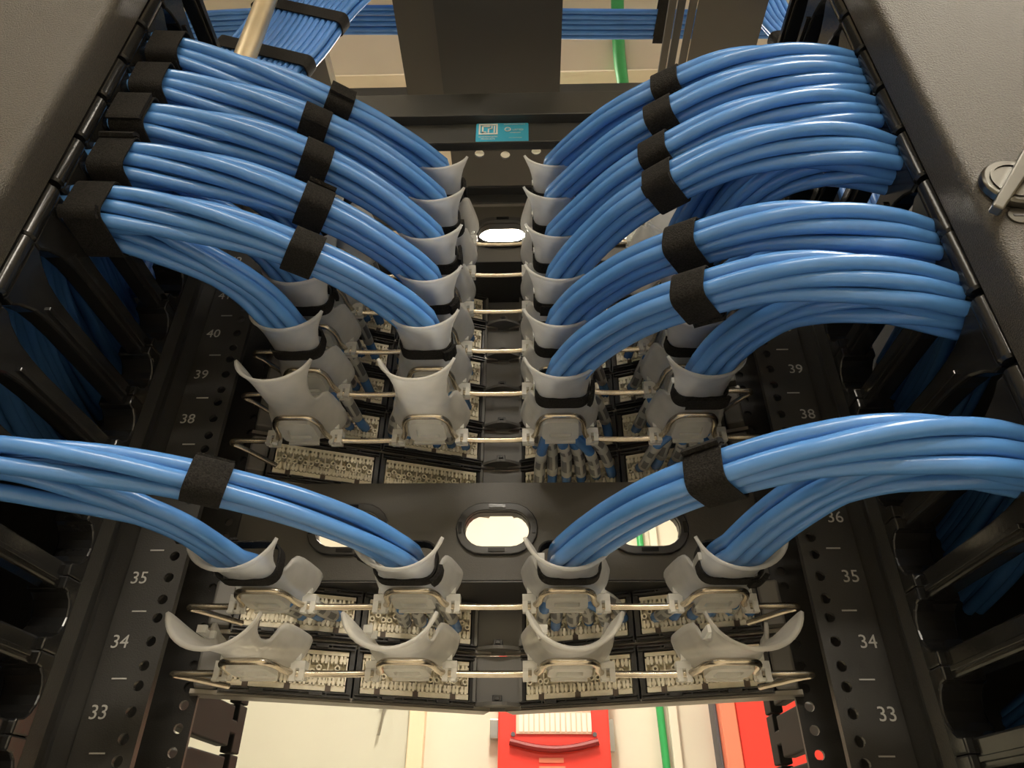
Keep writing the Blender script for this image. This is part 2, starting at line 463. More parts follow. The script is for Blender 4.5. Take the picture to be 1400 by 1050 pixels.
SLOT = {-1: 1.6625, 1: 1.6545}
def manager(s, lab, labdoor):
    e = empty('vertical_cable_manager', (s*.30, -.06, 0))
    tag(e, lab, 'cable manager')
    ox, oy = s*.30, -.06
    def P(x, y, z): return (x - ox, y - oy, z)
    zs0 = SLOT[s]
    # side channel: folded sheet between the post and the finger roots
    prof = [(.2638, .004), (.2695, -.012), (.2695, -.017), (.2590, -.0405), (.2590, -.0565), (.2780, -.0565), (.2780, .004)]
    ch = MB()
    n = len(prof)
    za, zc = .0, 2.06
    ch.add([P(s*a, b, za) for a, b in prof] + [P(s*a, b, zc) for a, b in prof],
           [tuple(range(n))[::-1], tuple(range(n, 2*n))] + [(i, (i+1) % n, n + (i+1) % n, n + i) for i in range(n)])
    ch.build('side_channel', M_rack, e)
    # rounded slot ends: strip with half-round bites joined to the channel
    j0, j1 = -6, 9
    for j in range(j0, j1):
        zc_ = zs0 + j*U                       # slot centre
        h = .0142; pts = []
        for k in range(9):
            a = -math.pi/2 + math.pi*k/8
            pts.append((-.0710 + .0125*math.cos(a), zc_ + h*math.sin(a)))
        out = [(-.0715, zc_ - U/2), (-.0560, zc_ - U/2), (-.0560, zc_ + U/2), (-.0715, zc_ + U/2)] 
        poly = out[:3] + [out[3]] + [(-.0715, zc_ + h)] + pts[::-1][1:-1] + [(-.0715, zc_ - h)]
        mb = MB().prism(poly, lambda a, b, d: P(s*.262 + s*d, a, b), -.0042, .020)
        mb.build('slot_end', M_finger, e, bevel=.0012)
    # fingers
    double = {1}
    skip = False
    for j in range(j0, j1 + 1):
        zf = zs0 + (j - .5)*U                  # arm centre between slots j-1 and j
        up_ = U/2; dn_ = U/2
        if (j) in double: up_ = U/2 + .0021
        if (j - 1) in double: dn_ = U/2 + .0021
        po = finger_outline(up_, dn_, -.0700, -.2020, .0155)
        f = MB().prism([(a, b + zf) for a, b in po], lambda a, b, d: P(s*.262 + s*d, a, b), .0, .013)
        fo = f.build('finger', M_finger, e, bevel=.0016)
        # stiffening rib along the arm
        MB().box(P(s*.2635, -.172, zf - .0045)[0:3], P(s*.2600, -.076, zf - .0015)[0:3]).build('rib', M_finger, fo, bevel=.0005)
        z0t, z1t = zf - dn_ + .0022, zf + up_ - .0022
        tp = [P(s*.2660, -.2055, z) for z in (z0t, z0t + .0015, z1t - .0015, z1t)]
        MB().tube(tp, .0058, 12, rs=[.0045, .0060, .0060, .0045]).build('finger_tip', M_finger, fo, smooth='auto')
    # front fingers (far side): broad arms, narrow flared slots, upright end posts
    for j in range(j0 - 2, j1 + 1):
        zf = zs0 + .0035 + (j - .5)*U
        po = [(.086, .0120), (.148, .0125), (.172, .0176), (.250, .0178), (.250, .0060), (.2615, .0060), (.2615, .0216), (.283, .0216),
              (.283, -.0216), (.2615, -.0216), (.2615, -.0060), (.250, -.0060), (.250, -.0178), (.172, -.0176), (.148, -.0165), (.086, -.0165)]
        MB().prism([(a, b + zf) for a, b in po], lambda a, b, d: P(s*.262 + s*d, a, b), .0, .012).build('front_finger', M_matte, e, bevel=.0014)
    MB().box(P(s*.262, .0775, 0), P(s*.276, .0850, 2.06)).build('front_channel', M_rack, e)
    MB().box(P(s*.470, -.212, 0), P(s*.474, .0595, 2.04)).build('added_outer_panel', M_rack, e)  # added dark plate, hides the bright wall behind the finger slots
    MB().box(P(s*.279, .0600, 0), P(s*.4745, .0630, 2.04)).build('light_block_panel', M_rack, e)  # added partition, keeps far-aisle light out of the manager interior
    # door
    xa, xb = sorted((s*.2625, s*.56))
    pf = round_poly([(s*.2625, -.2130), (s*.2625, -.2370), (s*.56, -.2370), (s*.56, -.2130)], [0, .0075, .0075, 0], 6)
    dm = MB()
    m_ = len(pf)
    dm.add([P(a, b, .1) for a, b in pf] + [P(a, b, 2.12) for a, b in pf],
           [tuple(range(m_))[::-1], tuple(range(m_, 2*m_))] + [(i, (i+1) % m_, m_ + (i+1) % m_, m_ + i) for i in range(m_)])
    do = dm.build('manager_door', M_door, e, smooth='auto')
    do['label'] = labdoor
    return e, do, P

mL, dL, PL = manager(-1, 'left vertical cable manager with black fingers and a bronze grey door', 'plain bronze grey door')
mR, dR, PR = manager(1, 'right vertical cable manager with black fingers and a latched door', 'bronze grey door with swing latch')
# latch on the right door (coordinates relative to the manager's origin)
def LD(x, z): return (x - .30, z)
def dy(a, b, d): return (a, d + .06, b)
la = MB()
cx, cz = LD(.2812, 1.7010)
disc = [(cx + .0160*math.cos(a*math.pi/12), cz + .0160*math.sin(a*math.pi/12)) for a in range(24)]
la.prism(disc, dy, -.2425, -.2371)
lo = la.build('latch_base', M_latch, dR, smooth='auto', bevel=.0012)
rim = [(cx + .0125*math.cos(a*math.pi/12), cz + .0125*math.sin(a*math.pi/12)) for a in range(24)]
rim2 = [(cx + .0112*math.cos(a*math.pi/12), cz + .0112*math.sin(a*math.pi/12)) for a in range(24)]
MB().ring(rim, rim2, dy, -.2432, -.2426).build('latch_rim', M_latch, dR, smooth='auto')
p0 = Vector(LD(.2592, 1.6745)); p1 = Vector(LD(.2930, 1.7170))
dv = (p1 - p0).normalized(); nv = Vector((-dv.y, dv.x))
pts = [p0 - nv*.0028, p1 - nv*.0042, p1 + nv*.0042, p0 + nv*.0028]
MB().prism([tuple(p) for p in pts], dy, -.2490, -.2436).build('latch_lever', M_latch, dR, bevel=.001)
kx, kz = LD(.2772, 1.6800)
MB().prism([(kx + .0052*math.cos(a*math.pi/8), kz + .0052*math.sin(a*math.pi/8)) for a in range(16)], dy, -.2380, -.2371).build('lock', M_latch, dR, smooth='auto', bevel=.0003)
MB().box((kx - .0025, -.1783, kz - .0006), (kx + .0025, -.1778, kz + .0006)).build('keyhole', M_ink, dR)

# ------------------------------------------------------------------ patch panels
PA = Vector((.226, .0745)); PB = Vector((.021, .1470))    # outer and inner end of one half (x, y)
PD = (PB - PA); PLEN = PD.length; PDn = PD.normalized()
BL = .0885                                              # block length
ROWS = [0, 1, 4, 5, 6, 7, 8, 9]
ORD = {0: 'bottom', 1: 'second', 4: 'third', 5: 'fourth', 6: 'fifth', 7: 'sixth', 8: 'seventh', 9: 'top'}
def barname(k):
    return {0: 'bottom bar', 9: 'topmost bar'}.get(k, ORD[k] + ' bar from the bottom')
XC = {'ol': -.152, 'il': -.051, 'ir': .053, 'or': .154}
PN = {'ol': 'outer left', 'il': 'inner left', 'ir': 'inner right', 'or': 'outer right'}

# shared meshes for the terminal blocks: u along, d towards the viewer (-), w up
def block_body():
    mb = MB()
    mb.box((-BL/2, -.006, -.0135), (BL/2, .0, .0135))
    mb.box((-BL/2, -.0135, -.0150), (BL/2, -.0062, -.0108))       # lower ledge
    mb.box((-BL/2, -.0125, .0120), (BL/2, -.0062, .0150))
    for i in range(7):
        x = -BL/2 + .0005 + i * (BL - .001) / 6
        mb.box((x - .0005, -.0125, -.0099), (x + .0005, -.0062, .0104))
    return mb.mesh('block_body', M_ivory)
def connector_mesh():
    mb = MB()
    W = .0142
    for i in range(2):
        x = -W/2 + W*(i + .5)/2
        for z0, z1 in ((-.0112, -.0050), (.0052, .0112)):
            # split terminal post: two chunky prongs with a slit and a cross bar
            mb.box((x - .0025, -.0150, z0), (x - .0005, -.0062, z1))
            mb.box((x + .0005, -.0150, z0), (x + .0025, -.0062, z1))
            mb.box((x - .0031, -.0138, z0 + .0018), (x + .0031, -.0062, z0 + .0040))
    for i in range(3):
        x = -W/2 + W*(i + .5)/3
        z = .0022 if i == 1 else -.0012
        o_ = [(x + .0024*math.cos(a*math.pi/4), z + .0024*math.sin(a*math.pi/4)) for a in range(8)]
        i_ = [(x + .0013*math.cos(a*math.pi/4), z + .0013*math.sin(a*math.pi/4)) for a in range(8)]
        mb.ring(o_, i_, XZ(), -.0135, -.0062)
    return mb.mesh('connector', M_ivory)
ME_block = block_body(); ME_conn = connector_mesh()
ME_latch = MB().box((-.0022, -.0142, -.0156), (.0022, -.0060, -.0106)).mesh('latch', mat('brown latch plastic', (.10, .07, .05), .5))
def bezel_mesh():
    o_ = [(-BL/2 - .0052, -.0205), (BL/2 + .0052, -.0205), (BL/2 + .0052, .0205), (-BL/2 - .0052, .0205)]
    i_ = [(-BL/2 - .0012, -.0158), (BL/2 + .0012, -.0158), (BL/2 + .0012, .0158), (-BL/2 - .0012, .0158)]
    mb = MB().ring(o_, i_, XZ(), -.013, .003)
    # grooves and small tabs on the lower rail
    for sgn in (-1, 1):
        mb.box((-BL/2 - .004, -.0165, sgn*.0192 - .0006), (BL/2 + .004, -.0131, sgn*.0192 + .0006))
        mb.box((-BL/2 - .004, -.0160, sgn*.0165 - .0005), (BL/2 + .004, -.0131, sgn*.0165 + .0005))
        for x in (-.03, -.01, .01, .03):
            mb.box((x - .0006, -.0158, min(sgn*.0170, sgn*.0187)), (x + .0006, -.0131, max(sgn*.0170, sgn*.0187)))
        for x in (-.022, .022):
            mb.box((x - .0050, -.0180, sgn*.0178 - .0012), (x + .0050, -.0131, sgn*.0178 + .0012))
    return mb.mesh('bezel', M_panel)
ME_bezel = bezel_mesh()

def bar_path(k):
    z = Zb(k)
    P = [(-.1895, .043), (-.197, .030), (-.2085, .010), (-.2130, .0045), (-.2115, .0008), (-.205, 0)]
    for key in ('ol', 'il', 'ir', 'or'):
        c = XC[key]
        P += [(c - .026, 0), (c - .0215, -.003), (c - .0185, -.012), (c - .0165, -.027), (c - .0115, -.0345), (c, -.0355),
              (c + .0115, -.0345), (c + .0165, -.027), (c + .0185, -.012), (c + .0215, -.003), (c + .026, 0)]
    P += [(.205, 0), (.2115, .0008), (.2130, .0045), (.2085, .010), (.197, .030), (.1895, .043)]
    return catmull([(a, b, z) for a, b in P], 4)

def patch_panel(k):
    zb = Zp(k)
    e = empty('patch_panel', (0, .0765, zb))
    tag(e, ('black angled patch panel with ivory terminal blocks behind the ' + barname(k)), 'patch panel', 'angled patch panels')
    def L(x, y, z): return (x, y - .0765, z)
    for s in (-1, 1):
        a = (s*PA.x, PA.y); b = (s*PB.x, PB.y)
        # frame half: back sheet with lips
        def fr(t, off, z):
            p = PA + PDn*t
            nrm = Vector((-PDn.y, PDn.x))      # pointing ... outward
            if nrm.y > 0: nrm = -nrm
            q_ = p + nrm*off
            return L(s*q_.x, q_.y, z)
        mb = MB()
        def slab(t0, t1, o0, o1, z0, z1):
            vs_ = [fr(t0, o0, z0), fr(t1, o0, z0), fr(t1, o1, z0), fr(t0, o1, z0), fr(t0, o0, z1), fr(t1, o0, z1), fr(t1, o1, z1), fr(t0, o1, z1)]
            mb.add(vs_, [(0,3,2,1),(4,5,6,7),(0,1,5,4),(1,2,6,5),(2,3,7,6),(3,0,4,7)])
        slab(0, PLEN, -.006, -.003, .0008, U - .0008)
        fo = mb.build('frame', M_panel, e)
        mb = MB(); slab(-.004, PLEN + .012, -.008, .0105, .0002, .0014)
        slab(-.004, PLEN + .012, .0092, .0105, .0002, .0036)
        mb.build('edge_lip', M_lip, fo)
        mb = MB(); slab(-.002, .014, -.002, .020, .004, U - .006); mb.build('end_cap', M_panelgrey, e, bevel=.002)
        ang = math.atan2(PDn.y, PDn.x)          # direction from the outer to the inner end on the right side
        for bi in (0, 1):
            t = .0205 + BL/2 + bi*(BL + .0120)
            p = PA + PDn*t
            rz = math.atan2(-PDn.y, -PDn.x) if s > 0 else math.atan2(-PDn.y, PDn.x) + math.pi
            # local +x runs towards +X, local -y towards the viewer
            ang2 = math.atan2(PD.y, -PD.x) * (-1 if s > 0 else 1)
            blk = link('terminal_block', ME_block, e, L(s*p.x, p.y, U/2), (0, 0, ang2))
            link('bezel', ME_bezel, e, L(s*p.x, p.y, U/2), (0, 0, ang2))
            for i in range(6):
                link('connector', ME_conn, blk, (-BL/2 + .0005 + (i + .5)*(BL - .001)/6, 0, 0))
            for x in (-.031, 0, .031):
                link('latch', ME_latch, blk, (x, 0, 0))
    # centre plate between the halves
    if k in (1, 9):       # sheet closing the top of the group
        MB().prism([(-PA.x, .0745), (PA.x, .0745), (PA.x, .0805), (PB.x, PB.y + .006), (-PB.x, PB.y + .006), (-PA.x, .0805)], lambda a, b, d_: L(a, b, d_), U - .0022, U - .0010).build('top_cover', M_panel, e)
    for s in (-1, 1):
        MB().box(L(min(s*.2225, s*.2420), .0768, .001), L(max(s*.2225, s*.2420), .0790, U - .001)).build('mounting_ear', M_panel, e)
    if True:
        cp = MB()
        cp.box(L(-.0205, .1426, .0004), L(.0205, .1446, U - .0004))
        nseg = 10
        lipo = [(-.0205 + .041*i/nseg, .138 - .010*math.sin(math.pi*i/nseg)) for i in range(nseg + 1)]
        poly = lipo + [(.0205, .1425), (-.0205, .1425)]
        cp.prism(poly, lambda a, b, d_: L(a, b, d_), .0030, .0058)
        cp.box(L(-.0205, .132, .006), L(-.0180, .142, U - .004)); cp.box(L(.0180, .132, .006), L(.0205, .142, U - .004))
        cpo = cp.build('centre_plate', M_panelgrey, e)
        ck = MB().box(L(-.004, .130, .0062), L(.004, .1395, .0110)).box(L(-.0022, .127, .0065), L(.0022, .1299, .0095))
        ck.build('clip', M_panel, cpo, bevel=.0006)
    bp = [(x, y - .0765, z - zb) for x, y, z in bar_path(k)]
    MB().tube(bp, .0022, 10).build('support_bar', M_bar, e, smooth='auto')
    return e
for k in ROWS:
    patch_panel(k)

# ------------------------------------------------------------------ pass-through panels (two units high, three ovals)
def pass_panel(u0, lab):
    z0 = Z0 + (u0 - 1)*U; z1 = z0 + 2*U; zc = (z0 + z1)/2
    e = empty('pass_through_panel', (0, .0765, z0)); tag(e, lab, 'panel', 'pass-through panels')
    mb = MB()
    xs = [-.128, .0, .128]
    w, h = .0340, .0222
    edges = [-.240, -.064, .064, .240]
    for i, x in enumerate(xs):
        inner = stadium(w - .004, h - .004, 8)
        outer = []
        for a, b in inner:
            # project radially on the cell rectangle
            x0_, x1_ = edges[i] - x, edges[i+1] - x
            zz = U - .0005
            ta = (x1_/a if a > 0 else x0_/a) if abs(a) > 1e-6 else 1e9
            tb = (zz/abs(b)) if abs(b) > 1e-6 else 1e9
            t = min(ta, tb)
            outer.append((a*t, b*t))
        # make the corners exact
        for cx in (edges[i] - x, edges[i+1] - x):
            for cz in (-(U - .0005), U - .0005):
                j = min(range(len(outer)), key=lambda q_: (outer[q_][0]-cx)**2 + (outer[q_][1]-cz)**2)
                outer[j] = (cx, cz)
        mb.ring([(a + x, b) for a, b in outer], [(a + x, b) for a, b in inner], lambda a, b, d_: (a, d_, U + b), .0005, .0025)
    mb.box((-.240, .0026, .0003), (.240, .014, .002)); mb.box((-.240, .0026, 2*U - .002), (.240, .014, 2*U - .0003))
    mb.build('face_plate', M_plate, e)
    for x in xs:
        g = MB()
        g.ring([(a + x, b) for a, b in stadium(w + .001, h + .001, 10)], [(a + x, b) for a, b in stadium(w - .006, h - .006, 10)], lambda a, b, d_: (a, d_, U + b), -.0035, .0004)
        g.ring([(a + x, b) for a, b in stadium(w - .0045, h - .0045, 10)], [(a + x, b) for a, b in stadium(w - .0065, h - .0065, 10)], lambda a, b, d_: (a, d_, U + b), .0005, .010)
        go = g.build('grommet', M_panel, e, bevel=.0008)
        for (dx, dz, sx, sz) in ((0, h - .0025, .007, .0015), (0, -h + .0025, .007, .0015), (w - .0025, 0, .0015, .005), (-w + .0025, 0, .0015, .005)):
            MB().box((x + dx - sx, -.0048, U + dz - sz), (x + dx + sx, -.0036, U + dz + sz)).build('tab', M_finger, go)
    return e
pass_panel(36, 'charcoal plate with three oval pass-throughs between the panel groups')
pass_panel(44, 'charcoal plate with oval pass-throughs at the top below the crossbar')

# ------------------------------------------------------------------ saddles
def saddle_body():
    ST = [  # y, half width, side height, bottom z (mm)
        (2, 30, 18.5, 3.2), (-3, 30.5, 19.8, 3.2), (-8, 30.2, 20.2, 3.2), (-14, 29, 20.5, 3.2), (-22, 27, 21, 3.2), (-30, 24.8, 21.2, 3.2), (-36, 23.2, 20.5, 3.1),
        (-40.5, 21.8, 17, 2.8), (-43, 20.4, 12.5, 2.4), (-45.5, 19.2, 9.2, 2.0), (-50, 18.4, 8.0, 1.2), (-56, 18.0, 7.8, .4), (-63, 18.2, 8.2, -.4), (-70, 19.0, 9.6, -1.2),
        (-76, 20.2, 11.6, -2.0), (-82, 22, 14.2, -3.0), (-88, 24.2, 17.2, -4.2), (-93, 26.0, 19.8, -5.5), (-96.5, 27.2, 21.8, -7.0)]
    n = 18
    mb = MB()
    vs_ = []; fs = []
    for (y, w, h, zb) in ST:
        for i in range(n + 1):
            s_ = -1 + 2*i/n
            ph = s_ * R(78)
            flat = max(0., min(1., (y + 46) / 12.))     # trough part is flatter-bottomed
            x = w*math.sin(ph)/math.sin(R(78))
            zc = (1 - math.cos(ph))/(1 - math.cos(R(78)))
            z = zb + h*(zc**(1 + .55*flat))
            yy = y + (5.*s_*s_ if y < -80 else 0)*(-(y + 80)/16.)
            vs_.append((x/1000., yy/1000., z/1000.))
    m = n + 1
    for j in range(len(ST) - 1):
        for i in range(n):
            fs.append((j*m + i, j*m + i + 1, (j+1)*m + i + 1, (j+1)*m + i))
    mb.add(vs_, fs)
    return mb.mesh('saddle_body', M_saddle, smooth=True)
ME_sad = saddle_body()
def clip_mesh():
    mb = MB()
    mb.box((-.0048, -.0046, .0026), (.0048, .0040, .0072))
    mb.box((-.0048, .0026, -.0040), (.0048, .0042, .0025)); mb.box((-.0048, -.0046, -.0040), (-.0012, -.0028, .0025)); mb.box((.0012, -.0046, -.0040), (.0048, -.0028, .0025))
    mb.box((-.0046, -.0062, -.0056), (-.0010, -.0020, -.0041)); mb.box((.0010, -.0062, -.0056), (.0046, -.0020, -.0041))
    mb.box((-.0015, -.0060, .0073), (.0015, -.0030, .0125))
    return mb.mesh('clip', M_clip)
ME_clip = clip_mesh()
def tongue_mesh():
    mb = MB()
    o_ = round_poly([(-.0145, -.004), (.0145, -.004), (.0135, -.0310), (-.0135, -.0310)], .006, 4)
    i_ = round_poly([(-.0088, -.009), (.0088, -.009), (.0082, -.0225), (-.0082, -.0225)], .002, 4)
    mb.ring(o_, i_, XY(), -.0034, .0030)
    mb.prism(i_, XY(), -.0008, .0006)
    mb.box((-.0120, -.0030, -.0050), (.0120, -.0005, -.0010))
    return mb.mesh('tongue', M_clip)
ME_tongue = tongue_mesh()
def bridge_mesh():
    mb = MB()
    mb.box((-.0195, -.0500, .0105), (-.0150, -.0475, .0150)); mb.box((-.0195, -.0640, .0105), (-.0150, -.0615, .0150)); mb.box((-.0205, -.0640, .0105), (-.0185, -.0475, .0150))
    return mb.mesh('strap_slot', M_clip)
ME_bridge = bridge_mesh()
for k in ROWS:
    for key in XC:
        e = empty('cable_saddle', (XC[key], 0, Zb(k)))
        e.rotation_euler.z = random.uniform(-.012, .012)
        tag(e, 'frosted clear cable saddle, %s one on the %s' % (PN[key], barname(k)), 'cable saddle', 'clear cable saddles')
        b = link('saddle_body', ME_sad, e)
        so = b.modifiers.new('solid', 'SOLIDIFY'); so.thickness = .0021; so.offset = 0
        link('clip', ME_clip, e, (-.0255, 0, 0)); link('clip', ME_clip, e, (.0255, 0, 0))
        link('tongue', ME_tongue, e); link('strap_slot', ME_bridge, e)

# ------------------------------------------------------------------ cables
D = .0090
def loop_band(name, center, T, hw, hh, width, th, label, cat='cable tie', group=None, jag=True, tail=False):
    """flat strap wound round a bundle: rounded outline hw x hh across direction T"""
    T = Vector(T).normalized()
    N = Vector((-T.y, T.x, 0)).normalized(); B = T.cross(N) * -1
    if B.z < 0: B = -B
    po = round_poly([(-hw, -hh), (hw, -hh), (hw, hh), (-hw, hh)], min(hw, hh)*.8 if 'saddle' in name else D/2 + .0032, 6)
    n = len(po)
    mb = MB()
    cx = Vector(center)
    ky = random.uniform(-.08, .08)
    def pt(a, b, t): return N*a + B*b + T*(t + ky*b)
    pi = [(a*(1 - th/hw), b*(1 - th/hh)) for a, b in po]
    mb.ring(po, pi, lambda a, b, t: pt(a, b, t), -width/2, width/2)
    e = empty(name, cx); tag(e, label, cat, group)
    o = mb.build('strap', M_velcro, e, smooth='auto', bevel=.0004)
    # overlapping free end, a little proud and skewed
    fl = MB()
    i0 = random.randint(2, n - 6) if jag else 3
    seg = [po[(i0 + q_) % n] for q_ in range(5)]
    sc1, sc2 = 1 + .0006/min(hw, hh), 1 + .0024/min(hw, hh)
    vs_ = []
    for a, b in seg:
        for sc, t in ((sc1, -width*.47), (sc1, width*.49), (sc2, width*.49), (sc2, -width*.47)):
            vs_.append(pt(a*sc, b*sc, t))
    fs = [(0, 1, 2, 3), (16, 19, 18, 17)]
    for q_ in range(4):
        o_ = q_*4
        for r_ in range(4):
            fs.append((o_ + r_, o_ + (r_+1) % 4, o_ + 4 + (r_+1) % 4, o_ + 4 + r_))
    fl.add(vs_, fs)
    fl.build('strap_end', M_velcro, e)
    if tail:
        tl = MB()
        tl.add([(-hw + .002, -.005, -.004), (-hw + .002, .005, -.004), (-hw - .013, .006, .004), (-hw - .013, -.005, .004), (-hw + .002, -.005, -.0028), (-hw + .002, .005, -.0028), (-hw - .013, .006, .0052), (-hw - .013, -.005, .0052)], [(0,3,2,1),(4,5,6,7),(0,1,5,4),(1,2,6,5),(2,3,7,6),(3,0,4,7)])
        for q_ in range(5):
            x_ = -hw - .002 - q_*.0024
            tl.box((x_ - .0007, -.0075, (-hw - x_)*.53 - .0042), (x_ + .0007, -.0045, (-hw - x_)*.53 - .0022))
        tl.build('strap_tail', M_velcro, e)
    return e

XYP = {   # bundle centre lines after the cup (x, y), outward
    'il': [(-.0525, -.082), (-.064, -.098), (-.080, -.1145), (-.103, -.134), (-.130, -.151), (-.163, -.167), (-.200, -.178), (-.235, -.185), (-.268, -.188)],
    'ol': [(-.1545, -.083), (-.161, -.098), (-.171, -.114), (-.188, -.132), (-.212, -.149), (-.238, -.162), (-.268, -.169)],
    'ir': [(.0560, -.083), (.066, -.103), (.080, -.126), (.100, -.152), (.128, -.176), (.166, -.198), (.201, -.204), (.236, -.201), (.270, -.191)],
    'or': [(.1555, -.087), (.161, -.107), (.170, -.135), (.183, -.163), (.205, -.182), (.238, -.187), (.270, -.180)],
}
def slot_z(s, k, key):
    if s < 0:
        return {1: 1.5736, 5: 1.7514, 6: 1.7958, 7: 1.8403, 8: 1.8848, 9: 1.9292}[k]
    return {1: 1.5656, 4: 1.6620, 5: 1.7030, 6: 1.7800, 7: 1.8230, 8: 1.8560, 9: 1.8760}[k]

def vX(x):
    t = (abs(x) - PA.x) / (PB.x - PA.x)
    return PA.y + (PB.y - PA.y)*t

def bundle(k, key, count=6):
    s = -1 if key in ('il', 'ol') else 1
    inner = key[0] == 'i'
    xc = XC[key]
    zb = Zb(k); zs = slot_z(s, k, key)
    xy = [Vector((a, b)) for a, b in XYP[key]]
    if s > 0 and k in (8, 9):            # two bundles share one slot
        sh = -.0045 if k == 9 else .0065
        zoff = .013 if k == 9 else -.0120
        pass
    tail = [(.300, -.176), (.335, -.150), (.362, -.100), (.372, -.045), (.372, .020), (.366, .09)]
    tailz = [-.001, -.008, -.026, -.050, -.072, -.090]
    if s < 0: tail = [(-a, b) for a, b in tail]
    off = (.0088 if inner else -.0088)   # outward from the curve's inside at the end
    cps = []          # (x, y, z, twist)
    nxy = len(xy)
    arch = {('il', 9): -.014, ('il', 8): -.003, ('ir', 9): -.019, ('ir', 8): -.018, ('ir', 7): -.014, ('ir', 6): .001, ('ir', 5): .001}.get((key, k), .004)
    zlift = {}
    for i, p in enumerate(xy):
        f = (i + 0.) / (nxy - 1)
        fz = f*f*(3 - 2*f)
        z = zb + .0090 + (zs - zb - .0090)*fz + arch*math.sin(math.pi*f)
        cps.append((p.x, p.y, z, max(0., min(1., (f - .58)/.38))))
    for (a, b), dz in zip(tail, tailz):
        b2 = b + (.017 if not inner else 0)
        a2 = a
        cps.append((a2, b2 + (-.010 if s < 0 else -.012), zs + dz, 1.))
    centre = catmull([Vector((c[0], c[1], c[2])) for c in cps], 5)
    tw = []
    for i in range(len(cps) - 1):
        for q_ in range(5): tw.append(cps[i][3] + (cps[i+1][3] - cps[i][3])*q_/5)
    tw.append(cps[-1][3])
    N_ = len(centre)
    # block ports
    side = s
    bi = 1 if inner else 0
    t0 = .0205 + bi*(BL + .0120)
    lab = 'blue network cable bundled through the %s saddle of the %s' % (PN[key], barname(k))
    grp = 'blue cables of the %s saddle, %s' % (PN[key], barname(k))
    grid = [(-1, -.5), (0, -.5), (1, -.5), (-1, .5), (0, .5), (1, .5)]
    if count == 4: grid = [(-.6, -.5), (.5, -.5), (-.4, .5), (.6, .5)]
    if count == 3: grid = [(-1, -.5), (0, -.5), (1, -.5)]
    ports = []
    for i in range(6):
        p = PA + PDn*(t0 + BL*(i + .5)/6)
        ports.append((s*p.x, p.y))
    ports.sort()
    for ci, (ga, gb) in enumerate(grid):
        # order ports so that cables do not cross: lower layer takes even ports
        pi = {(-1): 0, 0: 2, 1: 4}.get(ga, None) if count != 4 else ci
        if pi is None: pi = ci
        if gb > 0 and count == 6: pi += 1
        if count == 3: pi = 3 + ci if s < 0 else ci
        if count == 4: pi = 2 + ci
        px, py = ports[min(pi, 5)]
        j1, j2 = random.uniform(-.0007, .0007), random.uniform(-.0007, .0007)
        pts = []
        jit = [random.uniform(-.8, .8)*.001 for _ in range(12)]
        pre = []
        a0, b0 = ga*D*.98, gb*D*.98
        zt = zb + .0135 + b0 + .0016*abs(ga)
        pre.append(Vector((px, py - .014, zb + .0205 + random.uniform(-.005, .001))))
        pre.append(Vector((px*.93 + xc*.07, py - .032, zb + .0170 + gb*.003)))
        pre.append(Vector((px*.62 + (xc + a0)*.38, .042 if inner else .030, zb + .0135 + gb*.006)))
        pre.append(Vector((xc + a0*1.15, .010, zt)))
        pre.append(Vector((xc + a0, -.022, zt)))
        pre.append(Vector((xc + a0*.97, -.058, zt - .0008)))
        body = []
        for i in range(N_):
            c = centre[i]
            t = centre[min(i+1, N_-1)] - centre[max(i-1, 0)]
            th = Vector((t.x, t.y, 0)).normalized()
            N = Vector((-th.y, th.x, 0))
            ang = tw[i]*math.pi/2 * (1 if s < 0 else -1)
            a = ga*math.cos(ang) - gb*math.sin(ang)
            b = ga*math.sin(ang) + gb*math.cos(ang)
            jj = math.sin(i*.16 + ci*1.9 + k)*.0009*min(1, i/8.) 
            body.append(c + N*(a*D*.99 + jj) + Vector((0, 0, b*D*.99 + jj*.7)))
        pre_s = catmull(pre + [body[0]], 5)[:-1]
        full = pre_s + body
        cb_ = empty('network_cable', full[0])
        tag(cb_, lab, 'cable', grp)
        o = Vector(full[0])
        MB().tube([p - o for p in full], D/2, 10).build('jacket', M_blue, cb_, smooth=True)
        # printed sleeve near the terminal
        i0 = 4 + (ci % 2)*2
        sl = [p - o for p in catmull(pre_s[i0:i0+7:2], 2)][:7]
        MB().tube(sl, D/2 + .0005, 12, mi_fn=lambda i, q_: 1 if (i in (1, 2, 4) and q_ % 3 != 0) else 0).build('sleeve', [M_sleeve, M_print], cb_, smooth=True)
    # tie along the run, strap at the saddle neck
    def at_x(x):
        best = min(range(N_ - 1), key=lambda i: abs(centre[i].x - x))
        return centre[best], (centre[best+1] - centre[best-1])
    if inner:
        tx = {('il', 1): -.140, ('il', 5): -.127, ('il', 6): -.127, ('il', 7): -.132, ('il', 8): -.136, ('il', 9): -.122,
              ('ir', 1): .122, ('ir', 4): .130, ('ir', 5): .126, ('ir', 6): .122, ('ir', 7): .121, ('ir', 8): .131, ('ir', 9): .134}[(key, k)]
        c, t = at_x(tx)
        loop_band('hook_and_loop_tie', c, t, D*1.5 + .0020 if count == 6 else D*1.1 + .0018, D + .0020, .0205, .0011,
                  'black tie around the bundle from the %s saddle, %s' % (PN[key], barname(k)), 'cable tie', 'ties along the blue bundles')
    loop_band('saddle_strap', (xc, -.0560, zb + .0115), (0, -1, 0), .0203, .0134, .0115 if k != 4 else .013, .0013,
              'black fabric strap around the neck of the %s saddle, %s' % (PN[key], barname(k)), 'strap', 'straps at the saddle necks', tail=(s < 0 and k == 1))
